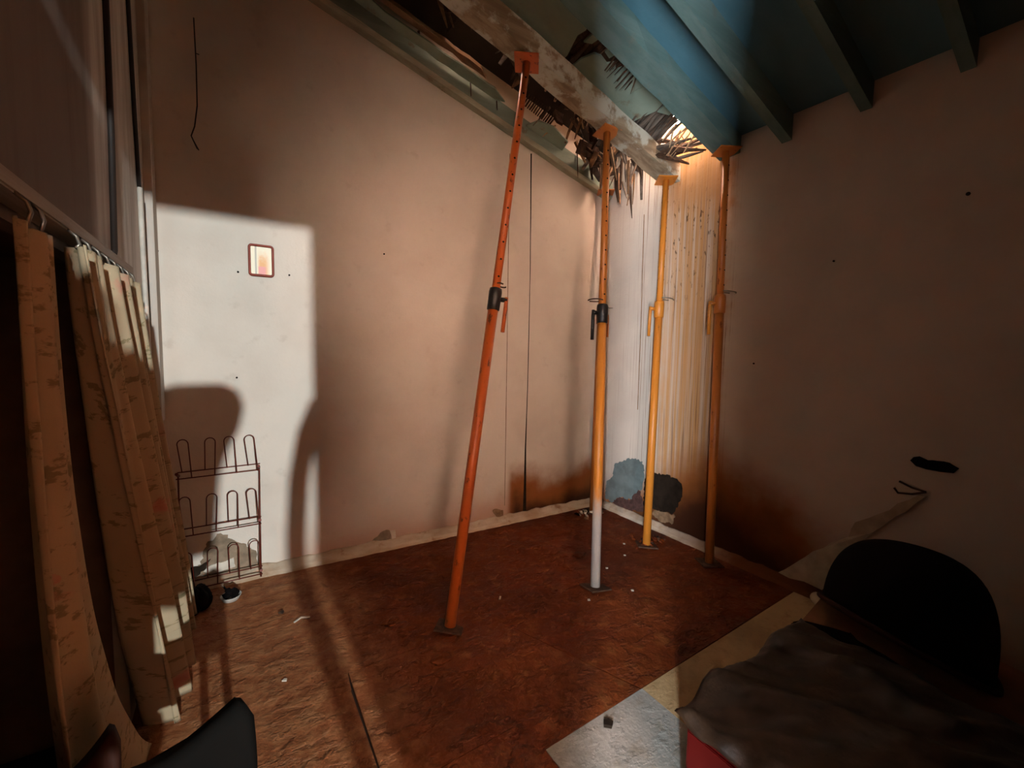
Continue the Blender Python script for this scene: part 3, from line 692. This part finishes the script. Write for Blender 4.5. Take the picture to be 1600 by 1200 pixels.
scrap(950, 1133, [(-.02, -.012), (.01, -.018), (.022, .004), (.006, .016), (-.016, .012)], 'dkpatch', 'dark stone chip on the pale concrete strip', 'stone', .014)
for px, py, sd, lb in ((1012, 846, 1, 'dark rubble heap around the bright amber prop foot'), (925, 803, 2, 'rubble heap at the far corner prop foot')):
    h = thing('rubble_heap', lb, 'rubble', fl(px, py)); c = fl(px, py)
    for i in range(22):
        a, r = U(0, 6.28), U(.05, .15); p = c + Vector((math.cos(a) * r, math.sin(a) * r * .7, 0)); s = U(.012, .035)
        splinter('fragment', p + Vector((0, 0, .006)), p + Vector((U(-1, 1) * s * 2, U(-1, 1) * s * 2, U(.006, .03))), s * .5, random.choice(['rot', 'rusty', 'dkpatch', 'mud', 'mud'] if sd == 1 else ['tanpatch', 'chip', 'dkpatch']), h, .6)
for px, py, lb in ((905, 868, 'loose mud lump on floor between props'), (838, 856, 'pale mud lump behind the leaning prop'), (610, 972, 'thin mud flake left of the leaning prop foot'), (690, 1030, 'crumbled mud flakes in front of the leaning prop foot')):
    c = fl(px, py); tag(lump('mud_lump', (c.x, c.y, 0), (.05, .035, .012), 'slab', None, int(px), 10, .2), lb, 'mud lump')

# ================================================================== RIGHT SIDE: SHEET, TWIG, TUB, CRATE
ps = [rw(*q) for q in ((1222, 891), (1262, 868), (1300, 847), (1328, 838), (1338, 815), (1360, 808), (1438, 772), (1446, 776), (1345, 848), (1322, 868), (1312, 900), (1290, 918), (1262, 905), (1240, 900))]
P = []
for q in ragged([(p.y, p.z) for p in ps], .006, .05): P.append(Vector((XR - .012 - .10 * max(0, .42 - q[1]), q[0], max(.02, q[1]))))
tag(MB().prism(P, (-.008, 0, 0)).build('peeled_sheet', 'palesheet'), 'torn pale sheet peeling off the right wall above the black tub', 'sheet')
tw = thing('twig', 'forked dark twig stuck on the dim right wall', 'twig', rw(1447, 769))
MB().tube([rw(1447, 769, XR - .012), rw(1425, 762, XR - .015), rw(1405, 752, XR - .012)], .006, 6).build('branch', 'rot', tw)
MB().tube([rw(1447, 769, XR - .012), rw(1425, 772, XR - .015), rw(1403, 770, XR - .012), rw(1397, 762, XR - .012)], .006, 6).build('branch', 'rot', tw)
rl = MB().tube([(2.84, .93, .035), (2.93, 1.02, .045)], [.034, .034], 16)
tag(rl.build('paper_roll', 'palesheet', None, True), 'short pale tube lying beside the black tub', 'tube')

# upturned black tub on a brown board
tb = thing('tub', 'large black rounded tub turned over beside the dark right wall', 'tub', (2.55, .50, .17))
V = []; F = []; NU, NV = 48, 16
for j in range(NV + 1):
    ph = (math.pi / 2) * j / NV
    for i in range(NU):
        a = 2 * math.pi * i / NU; e = .62
        cx, sx = math.cos(a), math.sin(a)
        r = math.cos(ph) ** .55; h = math.sin(ph) ** .8
        V.append((2.55 + .25 * r * cx + .03 * h, .55 + .30 * r * sx - .02 * h, .19 + .44 * h + (1 - h) * (.05 * sx + .02 - .12 * min(0, cx))))
for j in range(NV):
    for i in range(NU): F.append((j * NU + i, j * NU + (i + 1) % NU, (j + 1) * NU + (i + 1) % NU, (j + 1) * NU + i))
F.append(tuple(range(NU)))
mesh('shell', V, F, 'blackmat', tb, True)
MB().tube([Vector(V[i]) * 1.0 + Vector((V[i][0] - 2.55, V[i][1] - .55, 0)) * .03 for i in range(NU)], .014, 8, closed=True).build('rim', 'brownpl', tb, True)
bd = thing('support_board', 'brown board sloping under the black tub', 'board', (2.45, .5, .0))
MB().prism([(2.25, .86, .16), (2.80, .90, .20), (2.85, .15, .12), (2.22, .10, .05)], (0, 0, .022)).build('plank', 'cardboard', bd)
MB().box(2.32, 2.80, .15, .78, 0, .085).build('bearer', 'cardboard', bd, bevel=.01)

# red crate under a brown tarpaulin
cr = thing('crate', 'red plastic crate under the brown tarpaulin', 'crate', (1.66, .25, 0))
MB().box(1.15, 1.93, -.25, .715, .02, .385).build('body', 'red', cr, bevel=.012)
for z in (.06, .20, .33): MB().box(1.142, 1.152, -.24, .705, z, z + .016).build('rib', 'red', cr, bevel=.003)
for x, y in ((1.17, -.23), (1.86, -.23), (1.17, .64), (1.86, .64)): MB().box(x, x + .05, y, y + .05, 0, .03).build('foot', 'red', cr)
V = []; F = []; NU, NV = 90, 80
rng = random.Random(5); waves = [(rng.uniform(2, 24), rng.uniform(2, 24), rng.uniform(0, 6.28), rng.uniform(.4, 1)) for _ in range(12)]
for j in range(NV + 1):
    for i in range(NU + 1):
        x = 1.115 + (1.99 - 1.115) * i / NU; y = -.3 + (.745 + .3) * j / NV
        z = sum(a * (1 - abs(math.sin(fx * x + fy * y + p + 1.2 * math.sin(5 * x + 4 * y + p)))) ** 2 * 18 / (fx + fy + 6) for fx, fy, p, a in waves) / 12 * .15 + .39
        z += .035 * math.exp(-((x - 1.35 - .5 * (.7 - y)) / .07) ** 2) + .03 * math.exp(-((x - 1.78) / .05) ** 2 - ((y - .45) / .2) ** 2)
        ex = max(0, 1.14 - x, y - .725, x - 1.95)
        z -= ex * .9
        V.append((x + .012 * math.sin(17 * y), y + .012 * math.sin(15 * x), z))
for j in range(NV):
    for i in range(NU):
        a = j * (NU + 1) + i; F.append((a, a + 1, a + NU + 2, a + NU + 1))
tp = mesh('tarpaulin', V, F, 'tarp', None, True); tp.modifiers.new('thickness', 'SOLIDIFY').thickness = .004
tag(tp, 'crumpled brown tarpaulin draped over the red crate', 'tarpaulin')
tag(lump('shade_gap_lump', (2.09, .60, .14), (.085, .30, .20), 'blackmat', None, 9), 'black lump standing in for the shade between tarpaulin and tub', 'sack')  # black shape put in to darken the shaded gap behind the crate

# ================================================================== CHAIRS AT LOWER LEFT
def chair(label, c, ang, m, hi, top_z, wd, sd=-1):
    t = thing('chair', label, 'chair', (c[0], c[1], 0)); t.rotation_euler.z = ang; t['o_'] = (0, 0, 0)
    s = .30
    MB().box(-wd / 2, wd / 2, min(0, sd * s), max(0, sd * s), .40, .44).build('seat', m, t, bevel=.012)
    for x in (-wd / 2 + .02, wd / 2 - .02):
        for y in (sd * (s - .02), sd * .02): MB().tube([(x, y, 0), (x, y, .405)], [.012, .016], 10).build('leg', 'legw', t, True)
    V = []; F = []; N = 24; M_ = 10
    for sgn in (0, 1):
        for j in range(M_ + 1):
            v = j / M_
            for i in range(N + 1):
                q = -1 + 2 * i / N
                zt = top_z - .07 * (1 - abs(q) ** 1.6) * hi - .06 * max(0, abs(q) - .82) ** 2 * 30
                z = .40 + (zt - .40) * v; bow = .045 * (1 - q * q)
                th = .018 + .016 * math.sin(math.pi * min(1, v * 1.0)) 
                V.append((q * wd / 2 * (1.0 - .10 * (1 - v)), bow * .6 + .03 * v + (th if sgn else -th), z))
    n1 = (N + 1) * (M_ + 1)
    for j in range(M_):
        for i in range(N):
            a = j * (N + 1) + i; F += [(a, a + 1, a + N + 2, a + N + 1), (a + n1, a + n1 + N + 1, a + n1 + N + 2, a + n1 + 1)]
    ed = [i for i in range(N + 1)] + [j * (N + 1) + N for j in range(1, M_ + 1)] + [M_ * (N + 1) + i for i in range(N - 1, -1, -1)] + [j * (N + 1) for j in range(M_ - 1, 0, -1)]
    for k in range(len(ed)):
        a, b = ed[k], ed[(k + 1) % len(ed)]; F.append((a, b, b + n1, a + n1))
    b = mesh('backrest', V, F, m, t, True)
    for x in (-wd * .36, wd * .36):
        for z in (top_z - .10, top_z - .19): MB().lathe([(.0045, 0), (.0045, .004), (.002, .006)], 10).build('stud', 'wire', b).matrix_local = Matrix.Translation((x, .07, z)) @ Matrix.Rotation(-math.pi / 2, 4, 'X')
    return t
chair('black glossy chair backrest at the lower left foreground', (-.115, 1.06), math.radians(20), 'blackpl', 1.0, .675, .30, 1)
chair('brown leather chair backrest below the dim curtain panel', (-.262, .90), math.radians(5), 'brownpl', 1.5, .86, .17)
# unseen open door leaf, added to shade the left wall
dr = struct(bpy.data.objects.new('shade_door_1', None)); COL.objects.link(dr); dr.location = (-.29, -.79, 0); dr.rotation_euler.z = math.radians(71)
MB().box(0, .37, -.02, .02, .01, 2.55).build('leaf', 'door', dr, bevel=.003)
for z in (.25, 1.35): MB().box(.06, .31, -.027, .027, z, z + .85).build('panel', 'door', dr, bevel=.006)
MB().tube([(.33, -.06, 1.05), (.33, .06, 1.05)], .018, 10).build('knob', 'wire', dr)
# unseen things added behind the camera: they throw the blurred shadows on the sunlit wall
ct = thing('shade_coat', 'dark coat added on the door leaf to shade the curtain', 'shade_coat', (-.19, -.62, .3))
V = []; F = []
for j in range(13):
    z = .04 + 1.96 * j / 12; wd = .17 - .04 * j / 12; th = .055 - .02 * (j / 12) ** 3
    for i in range(16):
        a = 2 * math.pi * i / 16; V.append((-.175 + 1.5 * th * math.cos(a) * (1 + .1 * math.sin(3 * a)) + .3 * wd * math.sin(a), -.62 + wd * math.sin(a), z))
for j in range(12):
    for i in range(16): F.append((j * 16 + i, j * 16 + (i + 1) % 16, (j + 1) * 16 + (i + 1) % 16, (j + 1) * 16 + i))
F += [tuple(range(16)), tuple(range(12 * 16, 13 * 16))]
mesh('body', V, F, 'blackmat', ct, True)
hb = thing('shade_jacket', 'dark jacket added behind the camera to shadow the lit wall', 'jacket', (-.05, -.36, 1.2))
fq = (-.36 - LAMP.y) / (3.15 - LAMP.y)
def jk(xw, zw): return (LAMP.x + (xw - LAMP.x) * fq, -.36, LAMP.z + (zw - LAMP.z) * fq)  # outline scaled back from the wanted wall shadow towards the light
MB().prism([jk(*q) for q in ((-.40, 1.22), (-.30, 1.27), (-.05, 1.27), (.03, 1.22), (.06, 1.12), (.03, .98), (-.03, .86), (-.08, .70), (-.10, .45), (-.12, .22), (-.28, .20), (-.40, .25))], (0, -.05, 0)).build('body', 'blackmat', hb, False, .008)
MB().tube([(-.04, -.385, jk(0, 1.25)[2]), (-.04, -.385, zc(-.04, 2.93))], .0012, 6).build('cord', 'cable', hb)
um = thing('shade_stand', 'slim coat stand with scarf, unseen, added to shadow the lit wall', 'coat stand', (.41, -.68, 0))
MB().lathe([(.10, 0), (.09, .02), (.02, .04)], 18, (.41, -.68, 0)).build('base', 'legw', um, True)
MB().tube([(.41, -.68, .03), (.41, -.68, 1.62), (.43, -.68, 1.72), (.485, -.68, 1.86)], .014, 8).build('pole', 'legw', um, True)
MB().tube([(.405, -.68, .55), (.40, -.68, .9), (.405, -.68, 1.25), (.42, -.68, 1.5), (.455, -.68, 1.70), (.50, -.68, 1.80)], [.02, .04, .045, .045, .045, .02], 12).build('scarf', 'blackmat', um, True)
